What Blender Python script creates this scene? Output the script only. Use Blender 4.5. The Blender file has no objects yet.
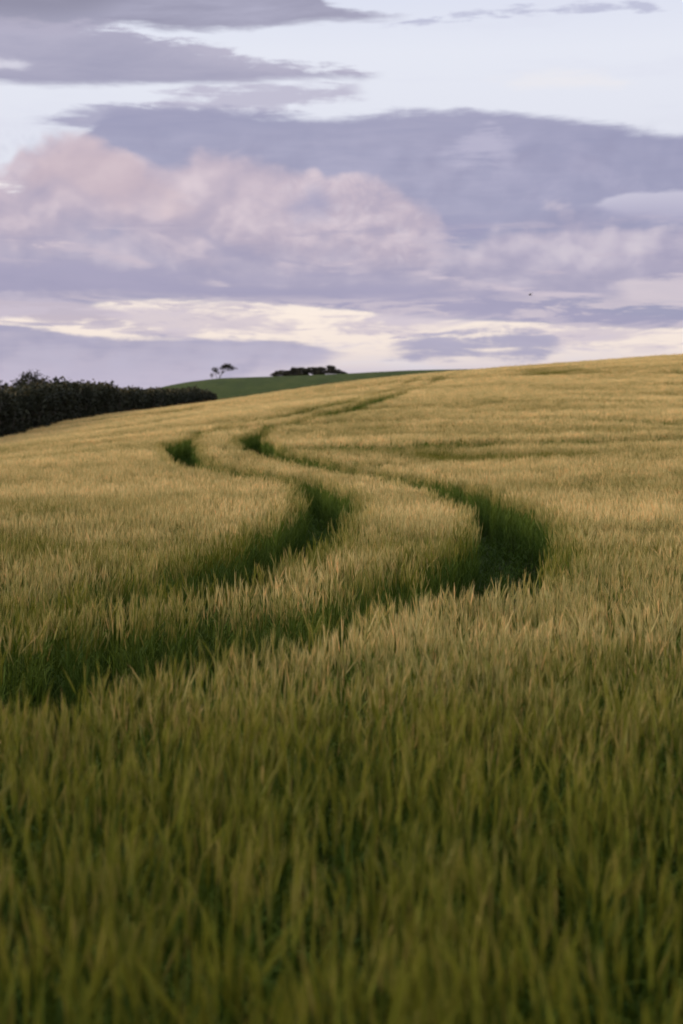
import bpy, math, random
import numpy as np
from mathutils import Vector, Matrix

rng = np.random.default_rng(11)
random.seed(5)
scene = bpy.context.scene
col = scene.collection
F = 1422.0            # 50 mm lens on a 36 mm high frame of 1024 rows
EYE = 1.9             # eye height above the ground at the photographer's feet
CROP = 0.85           # crop height
R = math.radians

# ------------------------------------------------------------------ helpers
def srgb(r, g, b):
    f = lambda c: c / 12.92 if c <= 0.04045 else ((c + 0.055) / 1.055) ** 2.4
    return (f(r / 255), f(g / 255), f(b / 255))

def tag(o, label=None, cat=None, group=None, kind=None):
    if label: o['label'] = label
    if cat: o['category'] = cat
    if group: o['group'] = group
    if kind: o['kind'] = kind
    return o

def mesh_obj(name, verts, faces, mat=None, parent=None, smooth=False, link=True, attrs=None):
    me = bpy.data.meshes.new(name)
    me.from_pydata([tuple(map(float, v)) for v in verts], [], [tuple(map(int, f)) for f in faces])
    if attrs:
        for k, vals in attrs.items():
            a = me.attributes.new(k, 'FLOAT', 'POINT')
            a.data.foreach_set('value', np.asarray(vals, np.float32))
    if smooth:
        me.polygons.foreach_set('use_smooth', [True] * len(me.polygons))
    me.update()
    o = bpy.data.objects.new(name, me)
    if mat: me.materials.append(mat)
    if link: col.objects.link(o)
    if parent: o.parent = parent
    return o

def quads_obj(name, V, mat, parent=None, attrs=None):
    """V: (n,4,3) array of separate quads."""
    n = len(V)
    me = bpy.data.meshes.new(name)
    me.vertices.add(n * 4)
    me.vertices.foreach_set('co', np.asarray(V, np.float32).ravel())
    me.loops.add(n * 4)
    me.loops.foreach_set('vertex_index', np.arange(n * 4, dtype=np.int32))
    me.polygons.add(n)
    me.polygons.foreach_set('loop_start', np.arange(0, n * 4, 4, dtype=np.int32))
    if attrs:
        for k, vals in attrs.items():
            a = me.attributes.new(k, 'FLOAT', 'POINT')
            a.data.foreach_set('value', np.repeat(np.asarray(vals, np.float32), 4))
    me.update(calc_edges=True)
    me.validate()
    me.materials.append(mat)
    o = bpy.data.objects.new(name, me)
    col.objects.link(o)
    if parent: o.parent = parent
    return o

def empty(name, loc):
    o = bpy.data.objects.new(name, None)
    o.location = loc
    o.empty_display_size = 0.3
    col.objects.link(o)
    return o

class G:
    """small node-graph helper"""
    def __init__(s, nt): s.nt = nt
    def n(s, t, **kw):
        x = s.nt.nodes.new(t)
        for k, v in kw.items(): setattr(x, k, v)
        return x
    def lk(s, a, b): s.nt.links.new(a, b)
    def put(s, sock, v):
        if hasattr(v, 'is_output'): s.lk(v, sock)
        else: sock.default_value = v
    def m(s, op, a, b=None, c=None, clamp=False):
        x = s.n('ShaderNodeMath', operation=op, use_clamp=clamp)
        s.put(x.inputs[0], a)
        if b is not None: s.put(x.inputs[1], b)
        if c is not None: s.put(x.inputs[2], c)
        return x.outputs[0]
    def mix(s, f, a, b, blend='MIX'):
        x = s.n('ShaderNodeMix', data_type='RGBA', blend_type=blend)
        s.put(x.inputs[0], f)
        for sk, v in ((x.inputs[6], a), (x.inputs[7], b)):
            if isinstance(v, tuple) and len(v) == 3: v = (*v, 1)
            s.put(sk, v)
        return x.outputs[2]
    def smooth(s, v, lo, hi, a=0.0, b=1.0):
        x = s.n('ShaderNodeMapRange', interpolation_type='SMOOTHSTEP')
        s.put(x.inputs[0], v)
        for i, q in zip((1, 2, 3, 4), (lo, hi, a, b)): s.put(x.inputs[i], q)
        return x.outputs[0]
    def ramp(s, f, stops, interp='LINEAR'):
        x = s.n('ShaderNodeValToRGB')
        x.color_ramp.interpolation = interp
        e = x.color_ramp.elements
        while len(e) < len(stops): e.new(0.5)
        for q, (p, c) in zip(e, stops):
            q.position = p; q.color = (*c, 1)
        s.put(x.inputs[0], f)
        return x.outputs[0]
    def noise(s, vec, scale, detail=4, rough=0.55, dist=0.0, dims='3D'):
        x = s.n('ShaderNodeTexNoise', noise_dimensions=dims)
        s.put(x.inputs['Vector'], vec)
        x.inputs['Scale'].default_value = scale
        x.inputs['Detail'].default_value = detail
        x.inputs['Roughness'].default_value = rough
        x.inputs['Distortion'].default_value = dist
        return x
    def vscale(s, vec, xyz):
        x = s.n('ShaderNodeVectorMath', operation='MULTIPLY')
        s.lk(vec, x.inputs[0]); x.inputs[1].default_value = xyz
        return x.outputs[0]

def new_mat(name):
    m = bpy.data.materials.new(name)
    m.use_nodes = True
    m.node_tree.nodes.clear()
    g = G(m.node_tree)
    out = g.n('ShaderNodeOutputMaterial')
    return m, g, out

def principled(g, out, color, rough=0.8, spec=0.2, normal=None, translucent=0.0):
    p = g.n('ShaderNodeBsdfPrincipled')
    if isinstance(color, tuple): color = (*color, 1)
    g.put(p.inputs['Base Color'], color)
    p.inputs['Roughness'].default_value = rough
    p.inputs['Specular IOR Level'].default_value = spec
    if normal is not None: g.lk(normal, p.inputs['Normal'])
    if translucent:
        t = g.n('ShaderNodeBsdfTranslucent')
        g.put(t.inputs['Color'], color)
        mx = g.n('ShaderNodeMixShader')
        mx.inputs[0].default_value = translucent
        g.lk(p.outputs[0], mx.inputs[1]); g.lk(t.outputs[0], mx.inputs[2])
        g.lk(mx.outputs[0], out.inputs[0])
    else:
        g.lk(p.outputs[0], out.inputs[0])

# ------------------------------------------------------------------ terrain heights
CP = np.array([(0,-40,0),(-25,-20,0),(25,-20,0),(-12,5,0),(12,5,0),(0,0,0),(0,10,0),(0,20,0.0),(0,28,.2),(0,38,.72),
 (0,48,1.45),(1,60,2.3),(3,80,3.75),(6.9,95,4.7),(-18,75,.68),(-19.4,125,2.1),(-9,100,2.9),(-3.9,110,4.1),(7.6,110,5.4),
 (26,110,6.7),(17,110,6.05),(4.8,20,0.02),(9.6,40,1.0),(14.4,60,2.6),(19,80,4.6),(-9.6,40,.1),(-14.4,60,.42),(-4.5,38,.6),
 (-5,20,-.02),(0,150,4.2),(22,150,6),(-40,100,.6),(-40,50,-.4),(40,60,3.6),(52,110,7.8),(60,150,7),(0,220,3),
 (-18.6,200,4.3),(-60,200,3),(60,220,4),(-19,160,3.2)], float)
# value noise on the ground plane (crop height, ripeness, gusts)
def vnoise(x, y, sx, sy, seed):
    r = np.random.default_rng(seed); T = r.random((64, 64))
    u = np.asarray(x) / sx; v = np.asarray(y) / sy
    i = np.floor(u).astype(int); j = np.floor(v).astype(int)
    fu = u - i; fv = v - j
    fu = fu * fu * (3 - 2 * fu); fv = fv * fv * (3 - 2 * fv)
    t = lambda a, b: T[a % 64, b % 64]
    return (t(i, j) * (1 - fu) + t(i + 1, j) * fu) * (1 - fv) + (t(i, j + 1) * (1 - fu) + t(i + 1, j + 1) * fu) * fv
def fbm(x, y, sx, sy, seed):
    return (vnoise(x, y, sx, sy, seed) + .5 * vnoise(x, y, sx / 2, sy / 2, seed + 1) + .25 * vnoise(x, y, sx / 4, sy / 4, seed + 2)) / 1.75

def _U(r2): return r2 * np.log(r2 + 1e-9) * .5
_P = CP[:, :2] / 50.
_n = len(_P)
_A = np.zeros((_n + 3, _n + 3))
_A[:_n, :_n] = _U(((_P[:, None] - _P[None]) ** 2).sum(-1)) + np.eye(_n) * .002
_A[:_n, _n] = 1; _A[:_n, _n + 1:] = _P; _A[_n, :_n] = 1; _A[_n + 1:, :_n] = _P.T
_W = np.linalg.solve(_A, np.r_[CP[:, 2], 0, 0, 0])
def ground_z(x, y):
    x = np.asarray(x, float); y = np.asarray(y, float)
    xc = np.clip(x, -60, 62); yc = np.clip(y, -40, 222)
    q = np.stack([xc.ravel(), yc.ravel()], -1) / 50
    r = np.concatenate([_U(((a[:, None] - _P[None]) ** 2).sum(-1)) @ _W[:-3] for a in np.array_split(q, max(1, len(q) // 20000))])
    r = (r + _W[-3] + q @ _W[-2:]).reshape(x.shape)
    r = r + .32 * (fbm(x + .35 * y, y, 20, 8, 77) - .5) * np.clip((y - 26) / 20, 0, 1) * np.clip((x + 16) / 8, 0, 1)     # low swells across the slope
    away = np.hypot(x - xc, y - yc)
    k = np.exp(-away / 60.0)
    return r * k + 0.4 * (1 - k)
def gz(x, y): return float(ground_z(np.array([x]), np.array([y]))[0])

# ------------------------------------------------------------------ wheel tracks (world metres)
RT = [(-9,-3),(-4.2,1.4),(-2.5,4.3),(-1.55,5.9),(-0.9,7.0),(-0.08,8.4),(0.6,9.5),(1.12,11.0),(1.58,13.3),(1.94,16.3),(2.04,19.3),
      (1.82,22.9),(1.1,26.2),(0.07,28.9),(-1.3,32.8),(-2.25,37.2),(-2.62,41.2),(-2.2,45.2),(-1.2,48.0),(-0.05,51.2),(1.2,57),(2.55,64.1),
      (4.1,72),(5.6,79),(7.6,92),(9.5,108),(11,125)]
LT = [(-11,0),(-6,3.2),(-3.4,6.2),(-2.0,8.0),(-1.3,9.3),(-0.85,10.7),(-0.57,13.3),(-0.3,16.8),(-0.2,20.0),(-0.33,23.0),(-0.88,26.0),
      (-2.0,28.2),(-3.3,31.6),(-4.15,36.4),(-4.7,41.5),(-4.45,45.5),(-3.8,48.2),(-2.5,51.2),(-1.1,55),(0.15,59.3),(2.1,68),(4.2,80),(6.2,95),(8,112),(9,125)]
def spline(P, step=0.12):
    P = np.array(P, float); out = []
    for i in range(len(P) - 1):
        p0, p1, p2, p3 = P[max(i-1,0)], P[i], P[i+1], P[min(i+2,len(P)-1)]
        n = max(2, int(np.hypot(*(p2 - p1)) / step))
        t = np.linspace(0, 1, n, endpoint=False)[:, None]
        out.append(.5 * ((2*p1) + (-p0+p2)*t + (2*p0-5*p1+4*p2-p3)*t**2 + (-p0+3*p1-3*p2+p3)*t**3))
    q = np.concatenate(out)
    k = np.ones(9) / 9
    qs = q.copy()
    for a in range(2):
        qs[4:-4, a] = np.convolve(q[:, a], k, 'valid')
    return qs
TRACKS = [spline(RT), spline(LT)]
# half width of the gap in the crop along each wheeling; higher up the plants close over it in places
GAP = [([-5, 7.6, 8.3, 9.0, 9.6, 20, 24, 25.5, 29, 31, 41.5, 43.5, 48, 50, 62, 64, 65, 73, 74, 82, 84, 130],
        [.50, .50, .24, .24, .42, .39, .36, .22, .22, .36, .38, .14, .14, .40, .44, .38, .06, .06, .30, .30, .06, .06]),
       ([-5, 9.0, 10.2, 20, 24, 26, 30, 32, 42, 44, 49.5, 51, 58, 60, 61, 130],
        [.06, .08, .38, .39, .36, .24, .24, .36, .38, .14, .14, .40, .44, .34, .06, .06])]
def track_dist(x, y, gap=False):
    d = np.full(len(x), 9.0)
    for T, (gy, gw) in zip(TRACKS, GAP):
        Ts = T[::2]; w = np.interp(Ts[:, 1], gy, gw) if gap else np.zeros(len(Ts))
        for a in np.array_split(np.arange(len(x)), max(1, len(x) // 3000)):
            dd = (np.sqrt((x[a, None] - Ts[None, :, 0]) ** 2 + (y[a, None] - Ts[None, :, 1]) ** 2) - w[None]).min(1)
            d[a] = np.minimum(d[a], dd)
    return d

# ------------------------------------------------------------------ materials
def mat_ground():
    m, g, out = new_mat('field_soil')
    geo = g.n('ShaderNodeNewGeometry')
    n1 = g.noise(geo.outputs['Position'], 3.0, 8, 0.65).outputs[0]
    n2 = g.noise(geo.outputs['Position'], 0.06, 4, 0.5).outputs[0]
    soil = g.ramp(n1, [(0.3, (0.022, 0.017, 0.010)), (0.55, (0.032, 0.030, 0.013)), (0.75, (0.030, 0.042, 0.013))])
    green = g.mix(n2, (0.035, 0.055, 0.018), (0.06, 0.075, 0.026))
    b = g.n('ShaderNodeBump'); b.inputs['Strength'].default_value = 0.6
    g.lk(n1, b.inputs['Height'])
    sep = g.n('ShaderNodeSeparateXYZ'); g.lk(geo.outputs['Position'], sep.inputs[0])
    far = g.smooth(sep.outputs[1], 120, 150)
    principled(g, out, g.mix(far, soil, green), 0.95, 0.1, b.outputs[0])
    return m

def mat_hill():
    m, g, out = new_mat('young_green_crop')
    geo = g.n('ShaderNodeNewGeometry')
    n1 = g.noise(g.vscale(geo.outputs['Position'], (0.4, 0.12, 0.4)), 0.5, 5, 0.6).outputs[0]
    n2 = g.noise(geo.outputs['Position'], 1.6, 5, 0.7).outputs[0]
    c = g.ramp(n1, [(0.3, (0.024, 0.037, 0.006)), (0.5, (0.037, 0.053, 0.008)), (0.7, (0.060, 0.070, 0.013))])
    c = g.mix(g.m('MULTIPLY', n2, 0.5), c, (0.022, 0.034, 0.009))
    b = g.n('ShaderNodeBump'); b.inputs['Strength'].default_value = 0.8; b.inputs['Distance'].default_value = 0.5
    g.lk(n2, b.inputs['Height'])
    principled(g, out, c, 0.95, 0.08, b.outputs[0])
    return m

def mat_barley():
    m, g, out = new_mat('barley_straw')
    at = g.n('ShaderNodeAttribute'); at.attribute_name = 'part'
    rp = g.n('ShaderNodeAttribute'); rp.attribute_name = 'ripe_shade'; rp.attribute_type = 'INSTANCER'
    tn = g.n('ShaderNodeAttribute'); tn.attribute_name = 'tone'
    oi = g.n('ShaderNodeObjectInfo')
    # part: 0 stem foot .. 0.45 leaf .. 0.7 neck .. 1 ear and awns ; each plant ripens at its own pace
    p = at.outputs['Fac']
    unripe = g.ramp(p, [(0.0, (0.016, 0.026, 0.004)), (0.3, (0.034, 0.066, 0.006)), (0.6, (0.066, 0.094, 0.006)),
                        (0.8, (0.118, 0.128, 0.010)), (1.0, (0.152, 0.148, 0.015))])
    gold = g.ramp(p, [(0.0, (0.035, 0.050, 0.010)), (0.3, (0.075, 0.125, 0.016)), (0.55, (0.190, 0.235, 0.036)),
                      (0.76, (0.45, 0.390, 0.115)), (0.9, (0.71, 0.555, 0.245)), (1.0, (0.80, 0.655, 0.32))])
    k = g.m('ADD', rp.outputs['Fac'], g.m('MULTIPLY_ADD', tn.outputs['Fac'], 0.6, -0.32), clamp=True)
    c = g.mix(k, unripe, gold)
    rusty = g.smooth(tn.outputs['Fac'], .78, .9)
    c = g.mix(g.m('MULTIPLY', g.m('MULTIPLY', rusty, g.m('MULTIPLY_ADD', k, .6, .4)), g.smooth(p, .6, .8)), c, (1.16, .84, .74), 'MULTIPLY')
    br = g.m('MULTIPLY_ADD', oi.outputs['Random'], 0.5, 0.75)
    hsv = g.n('ShaderNodeHueSaturation')
    g.lk(br, hsv.inputs['Value']); g.lk(c, hsv.inputs['Color'])
    g.lk(g.m('MULTIPLY_ADD', oi.outputs['Random'], -0.02, 0.51), hsv.inputs['Hue'])
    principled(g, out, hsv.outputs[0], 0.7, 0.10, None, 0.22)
    return m

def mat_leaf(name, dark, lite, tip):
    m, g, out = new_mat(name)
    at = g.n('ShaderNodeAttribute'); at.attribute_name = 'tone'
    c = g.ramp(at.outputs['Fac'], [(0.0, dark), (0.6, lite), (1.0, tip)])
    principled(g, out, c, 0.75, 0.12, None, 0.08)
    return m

def mat_bark(name, c0, c1):
    m, g, out = new_mat(name)
    geo = g.n('ShaderNodeNewGeometry')
    n = g.noise(g.vscale(geo.outputs['Position'], (3, 3, .7)), 4, 5, 0.6).outputs[0]
    b = g.n('ShaderNodeBump'); b.inputs['Strength'].default_value = 0.7
    g.lk(n, b.inputs['Height'])
    principled(g, out, g.mix(n, c0, c1), 0.9, 0.1, b.outputs[0])
    return m

M_GROUND, M_HILL, M_BARLEY = mat_ground(), mat_hill(), mat_barley()
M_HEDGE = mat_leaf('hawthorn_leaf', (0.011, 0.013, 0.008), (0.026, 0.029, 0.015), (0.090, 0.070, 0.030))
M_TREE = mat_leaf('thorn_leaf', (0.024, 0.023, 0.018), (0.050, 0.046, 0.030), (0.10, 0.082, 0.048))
M_BARK = mat_bark('thorn_bark', (0.026, 0.022, 0.019), (0.045, 0.038, 0.032))
M_BIRD, _g, _o = new_mat('bird_plumage')
principled(_g, _o, _g.mix(_g.noise(_g.n('ShaderNodeNewGeometry').outputs['Position'], 30, 3).outputs[0], (0.012, 0.012, 0.013), (0.03, 0.029, 0.03)), 0.8)

# ------------------------------------------------------------------ ground sheet, wheel tracks, far hill
def axis(a, b, step, far):
    core = np.arange(a, b + 1e-6, step)
    ext = [0.]; s = step
    while ext[-1] < far: s *= 1.25; ext.append(ext[-1] + s)
    e = np.array(ext[1:])
    return np.r_[a - e[::-1], core, b + e]
def sheet(name, xs, ys, zf, mat):
    X, Y = np.meshgrid(xs, ys)
    Z = zf(X, Y)
    V = np.stack([X.ravel(), Y.ravel(), Z.ravel()], -1)
    nx = len(xs); i = np.arange(len(ys) - 1)[:, None] * nx + np.arange(nx - 1)[None]
    i = i.ravel()
    Fc = np.stack([i, i + 1, i + nx + 1, i + nx], -1)
    return mesh_obj(name, V, Fc, mat, smooth=True)
tag(sheet('ground', axis(-32, 46, 1.0, 3500), axis(-8, 135, 1.0, 3800), ground_z, M_GROUND), kind='structure')

def hill_z(X, Y):
    # skyline of the far green hill, read along its crest
    cx = [-150, -95, -75, -60, -52, -46, -40, -31, -20, -11, 0, 17, 40, 80, 140, 220]
    cz = [-2, 0.5, 3.5, 8.0, 11.2, 13.0, 14.4, 15.5, 15.85, 16.1, 16.6, 17.5, 18.0, 16.5, 9, -2]
    xx = np.linspace(-150, 220, 371)
    zz = np.interp(xx, cx, cz)
    kern = np.hanning(13); kern /= kern.sum()
    zz = np.convolve(np.pad(zz, 6, 'edge'), kern, 'valid')
    crest = np.interp(X, xx, zz)
    t = np.where(Y < 380, (Y - 225) / 155, (620 - Y) / 240)
    t = np.clip(t, 0, 1)
    s = np.sin(t * math.pi / 2) ** 1.3
    return -2.5 + (crest + 2.5) * s + 0.12 * (fbm(X, Y, 6, 6, 91) - .5) * s
tag(sheet('hill', np.arange(-150, 221, 2.0), np.arange(225, 621, 2.5), hill_z, M_HILL), kind='structure')

def strip(name, T, half):
    d = np.gradient(T, axis=0); d /= np.linalg.norm(d, axis=1)[:, None]
    nrm = np.stack([d[:, 1], -d[:, 0]], -1)
    V = []
    for k, dz in ((-1, .0), (-.5, -.0), (0, .012), (.5, 0), (1, 0)):
        p = T + nrm * half * k
        V.append(np.c_[p, ground_z(p[:, 0], p[:, 1]) + 0.02 + dz])
    n = len(T); V = np.concatenate(V); Fc = []
    for r in range(4):
        for i in range(n - 1):
            Fc.append((r*n+i, r*n+i+1, (r+1)*n+i+1, (r+1)*n+i))
    return tag(mesh_obj(name, V, Fc, M_GROUND, smooth=True), kind='structure')
for T in TRACKS:
    strip('wheel_track', T[::3], 0.26)

# ------------------------------------------------------------------ barley plants (a few clumps, scattered with geometry nodes)
def rot_from(dirv):
    z = Vector(dirv).normalized()
    x = z.orthogonal().normalized(); y = z.cross(x)
    return np.array(x), np.array(y), np.array(z)

class PM:
    def __init__(s): s.v = []; s.f = []; s.p = []; s.t = []
    def add(s, v, f, p, t):
        o = len(s.v); s.v += [tuple(q) for q in v]; s.f += [tuple(i + o for i in q) for q in f]
        s.p += list(p); s.t += [t] * len(v)

def stalk(pm, r, bx, by, H, lod, green=0.0, tight=False):
    tone = r.random()
    lean = r.normal(0, .025 if tight else .045, 2); az = r.uniform(0, 2 * math.pi)
    def curve(t): return np.array([bx + lean[0]*H*t*t, by + lean[1]*H*t*t, H*.95*t])
    earp = 1.0 - green
    # stem
    ns = 3 if lod == 0 else 2
    rad = (.0018, .0028, .005)[lod]
    ts = np.linspace(0, 1, ns + 1); rings = []; parts = []
    for t in ts:
        c = curve(t)
        for k in range(3):
            a = az + k * 2.094
            rings.append(c + rad * (1 - .35*t) * np.array([math.cos(a), math.sin(a), 0])); parts.append((.02 + .62 * t ** 1.3) * (1 - .3*green))
    fs = [(i*3+k, i*3+(k+1) % 3, (i+1)*3+(k+1) % 3, (i+1)*3+k) for i in range(ns) for k in range(3)]
    pm.add(rings, fs, parts, tone)
    # leaves
    for h in ((.22, .42, .62, .78) if lod == 0 else (.35, .6, .78) if lod == 1 else (.5, .75)):
        h = h + r.normal(0, .05)
        L = r.uniform(.16, .27) * (1 if h < .7 else .8); w = (.0042, .0062, .012)[lod]
        a = r.uniform(0, 6.283); up = r.uniform(1.15, 1.45) if tight else r.uniform(.7, 1.35); droop = r.uniform(.2, .6) if tight else r.uniform(.4, 1.4)
        c = curve(h); d = np.array([math.cos(a), math.sin(a), 0]); sd = np.array([-math.sin(a), math.cos(a), 0])
        tw = r.uniform(-.6, .6); sd = sd * math.cos(tw) + np.array([0, 0, math.sin(tw)])
        n = 3 if lod == 0 else 2; vs = []; ps = []
        for i in range(n + 1):
            t = i / n
            q = c + d * L * t * math.cos(up * (1 - t*.3)) + np.array([0, 0, 1]) * L * (t * math.sin(up) - droop * .45 * t * t)
            ww = w * (1 - t) ** .6 * (1 if t > 0 else .7)
            vs += [q - sd*ww, q + sd*ww]; ps += [.22 + .32 * h * (1 - .2*t)] * 2
        pm.add(vs, [(2*i, 2*i+1, 2*i+3, 2*i+2) for i in range(n)], [p * (1 - .15*green) for p in ps], r.random())
    if green > .9: return
    # nodding ear with awns
    top = curve(1)
    nod = abs(r.normal(.2, .2)); a = math.atan2(lean[1], lean[0]) + r.normal(0, .7)
    d0 = np.array([math.sin(nod)*math.cos(a), math.sin(nod)*math.sin(a), math.cos(nod)])
    ex, ey, ez = rot_from(d0)
    L = r.uniform(.055, .08); w = (.0041, .0059, .0095)[lod]
    prof = ((0, .3), (.3, 1), (.75, .75), (1, .15)) if lod == 0 else ((0, .3), (.4, 1), (1, .15))
    sides = 4 if lod < 2 else 3
    vs = []; ps = []
    for t, k in prof:
        for q in range(sides):
            aa = q * 2 * math.pi / sides
            vs.append(top + ez*L*t + (ex*math.cos(aa)*1.15 + ey*math.sin(aa)*.8) * w * k); ps.append((.8 + .14*t) * (1 - .25*green))
    fs = [(i*sides+k, i*sides+(k+1) % sides, (i+1)*sides+(k+1) % sides, (i+1)*sides+k) for i in range(len(prof)-1) for k in range(sides)]
    pm.add(vs, fs, ps, tone)
    na, aw = ((12, .0009), (8, .0016), (5, .0034))[lod]
    for q in range(na):
        t0 = r.uniform(.1, 1.0); aa = r.uniform(0, 6.283); sp = r.uniform(.03, .14)
        side = ex*math.cos(aa) + ey*math.sin(aa)
        dd = ez + side * sp; dd /= np.linalg.norm(dd)
        b = top + ez*L*t0 + side*w*.5
        per = np.cross(dd, side); per /= np.linalg.norm(per) + 1e-9
        al = r.uniform(.060, .105)
        mid = b + dd*al*.55; tip = b + dd*al + np.array([0, 0, -.012])
        vs = [b - per*aw, b + per*aw, mid - per*aw*.8, mid + per*aw*.8, tip]
        pm.add(vs, [(0, 1, 3, 2), (2, 3, 4)], [.84 * (1-.2*green), .84 * (1-.2*green), .92 * (1-.2*green), .92 * (1-.2*green), .97 * (1-.2*green)], r.random())

def clump(name, seed, n, rad, lod, hscale=1.0, green=0.0, hvar=.04, tight=False):
    r = np.random.default_rng(seed); pm = PM()
    for i in range(n):
        a = r.uniform(0, 6.283); q = rad * math.sqrt(r.random())
        stalk(pm, r, q*math.cos(a), q*math.sin(a), CROP * hscale * (1 + r.normal(0, hvar) - .6*abs(r.normal(0, hvar))), lod, green, tight)
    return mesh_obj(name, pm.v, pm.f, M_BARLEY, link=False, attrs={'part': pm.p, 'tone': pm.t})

VAR = []
NEAR = [len(VAR) + i for i in range(7)]; VAR += [clump('barley_clump', 100 + i, 24, .17, 0) for i in range(7)]
MID = [len(VAR) + i for i in range(5)]; VAR += [clump('barley_clump', 200 + i, 22, .20, 1) for i in range(5)]
FAR = [len(VAR) + i for i in range(5)]; VAR += [clump('barley_clump', 300 + i, 22, .24, 2) for i in range(5)]
EDGE = [len(VAR) + i for i in range(4)]; VAR += [clump('barley_clump', 400 + i, 17, .075, 0, .97, .40, .05, True) for i in range(4)]
LOW = [len(VAR) + i for i in range(3)]; VAR += [clump('barley_clump', 500 + i, 8, .10, 1, .36, 1.0, .3) for i in range(3)]

def scatter(y0, y1, dens, xl, xr):
    ymax_w = max(xr(y1) - xl(y1), xr(y0) - xl(y0))
    n = int((y1 - y0) * ymax_w * dens)
    # jittered grid for even cover
    s = 1 / math.sqrt(dens)
    gx = np.arange(xl(y1) if xl(y1) < xl(y0) else xl(y0), max(xr(y1), xr(y0)), s)
    gy = np.arange(y0, y1, s)
    X, Y = np.meshgrid(gx, gy)
    X = X.ravel() + rng.uniform(-.5, .5, X.size) * s * 1.2
    Y = Y.ravel() + rng.uniform(-.5, .5, Y.size) * s * 1.2
    lx = np.array([xl(v) for v in (y0, y1)]); rx = np.array([xr(v) for v in (y0, y1)])
    f = (Y - y0) / (y1 - y0)
    k = (X > lx[0] + (lx[1]-lx[0])*f) & (X < rx[0] + (rx[1]-rx[0])*f)
    return X[k], Y[k]
left = lambda y: max(-17.3 - max(0, y - 75) * .02, -.29 * max(y, 0) - 3.2)
right = lambda y: .29 * max(y, 0) + 3.2
PX, PY, PI, PS, PR = [], [], [], [], []
def put(x, y, idx, scl, ripe_shade): PX.append(x); PY.append(y); PI.append(idx); PS.append(scl); PR.append(ripe_shade)
for y0, y1, dens, ids in ((-2.5, 5, 20, NEAR), (5, 8.6, 21, NEAR), (8.6, 20, 21, NEAR), (20, 34, 18, NEAR), (34, 52, 17, MID), (52, 72, 14, MID), (72, 90, 12, FAR), (90, 128, 9, FAR)):
    x, y = scatter(y0, y1, dens, left, right)
    td = track_dist(x, y, True) + rng.normal(0, .03, len(x))
    hw = .0
    k = (td > hw) & (np.hypot(x, y) > .75)
    x, y, td = x[k], y[k], td[k]
    band = fbm(x + .3*y, y, 14, 2.2, 7)          # thin and thick drill bouts across the slope
    lump = fbm(x, y, 1.6, 1.3, 21)
    # the crop is riper up the drier slope, greener near the camera, where dark unripe colour also imitates lens vignette
    ripe_shade = np.interp(y, [0, 2.5, 4, 7, 12, 20, 32, 60], [-.5, -.25, -.02, .22, .42, .62, .80, .93]) + np.interp(y, [3, 8], [.35, 1]) * (1.0*(fbm(x, y, 7, 4, 33) - .5) + .5*(fbm(x, y, 1.1, .9, 35) - .5) + .4*(band - .5) + rng.normal(0, .10, len(x)))
    dip = np.clip(1 - np.abs(fbm(x + .35*y, y, 26, 8.0, 71) - .5) / .065, 0, 1) * np.clip((y - 22) / 15, 0, 1)   # thin seams of shorter, darker green crop
    ripe_shade -= .75 * dip * np.clip((104 - y) / 10, 0, 1)
    scl = 1.0 - .22*dip * np.clip((104 - y) / 10, 0, 1) + .12*(band - .5) + .07*(lump - .5) + rng.normal(0, .022, len(x))
    idx = np.array(ids)[rng.integers(0, len(ids), len(x))]
    edge = (td < .30) & (y < 66)
    if True:
        idx[edge] = np.array(EDGE)[rng.integers(0, len(EDGE), edge.sum())]
    ripe_shade -= .32 * np.clip(1 - td / np.interp(y, [0, 40, 60], [.3, .25, .25]), 0, 1) * np.interp(y, [0, 20, 35, 50], [1, 1, .7, 1.6])
    put(x, y, idx, scl, ripe_shade)
# low green tillers left standing in the wheelings
for T in TRACKS:
    q = T[(T[:, 1] > -2) & (T[:, 1] < 66)]
    q = np.repeat(q, 3, axis=0) + rng.uniform(-.40, .40, (len(q) * 3, 2))
    put(q[:, 0], q[:, 1], np.array(LOW)[rng.integers(0, 3, len(q))], rng.uniform(.5, 1.1, len(q)), rng.uniform(-.35, .0, len(q)))
PX, PY, PI, PS, PR = map(np.concatenate, (PX, PY, PI, PS, PR))
PZ = ground_z(PX, PY)
N = len(PX)
# lean of each clump: yaw at random, then tilt with the gusts
yaw = rng.uniform(0, 2*math.pi, N)
tx = R(-2) + R(5) * (fbm(PX, PY, 3.5, 3, 51) - .5) + rng.normal(0, .014, N)
ty = R(1.5) + R(7) * (fbm(PX, PY, 3, 2.5, 57) - .5) + rng.normal(0, .014, N)
cz_, sz_ = np.cos(yaw), np.sin(yaw); cx_, sx_ = np.cos(tx), np.sin(tx); cy_, sy_ = np.cos(ty), np.sin(ty)
# M = Ry(ty) Rx(tx) Rz(yaw) -> XYZ euler
m20 = -sy_*cz_ + cy_*sx_*sz_; m21 = sy_*sz_ + cy_*sx_*cz_; m22 = cy_*cx_
m10 = cx_*sz_; m00 = cy_*cz_ + sy_*sx_*sz_
EUL = np.stack([np.arctan2(m21, m22), -np.arcsin(np.clip(m20, -1, 1)), np.arctan2(m10, m00)], -1)

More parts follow.
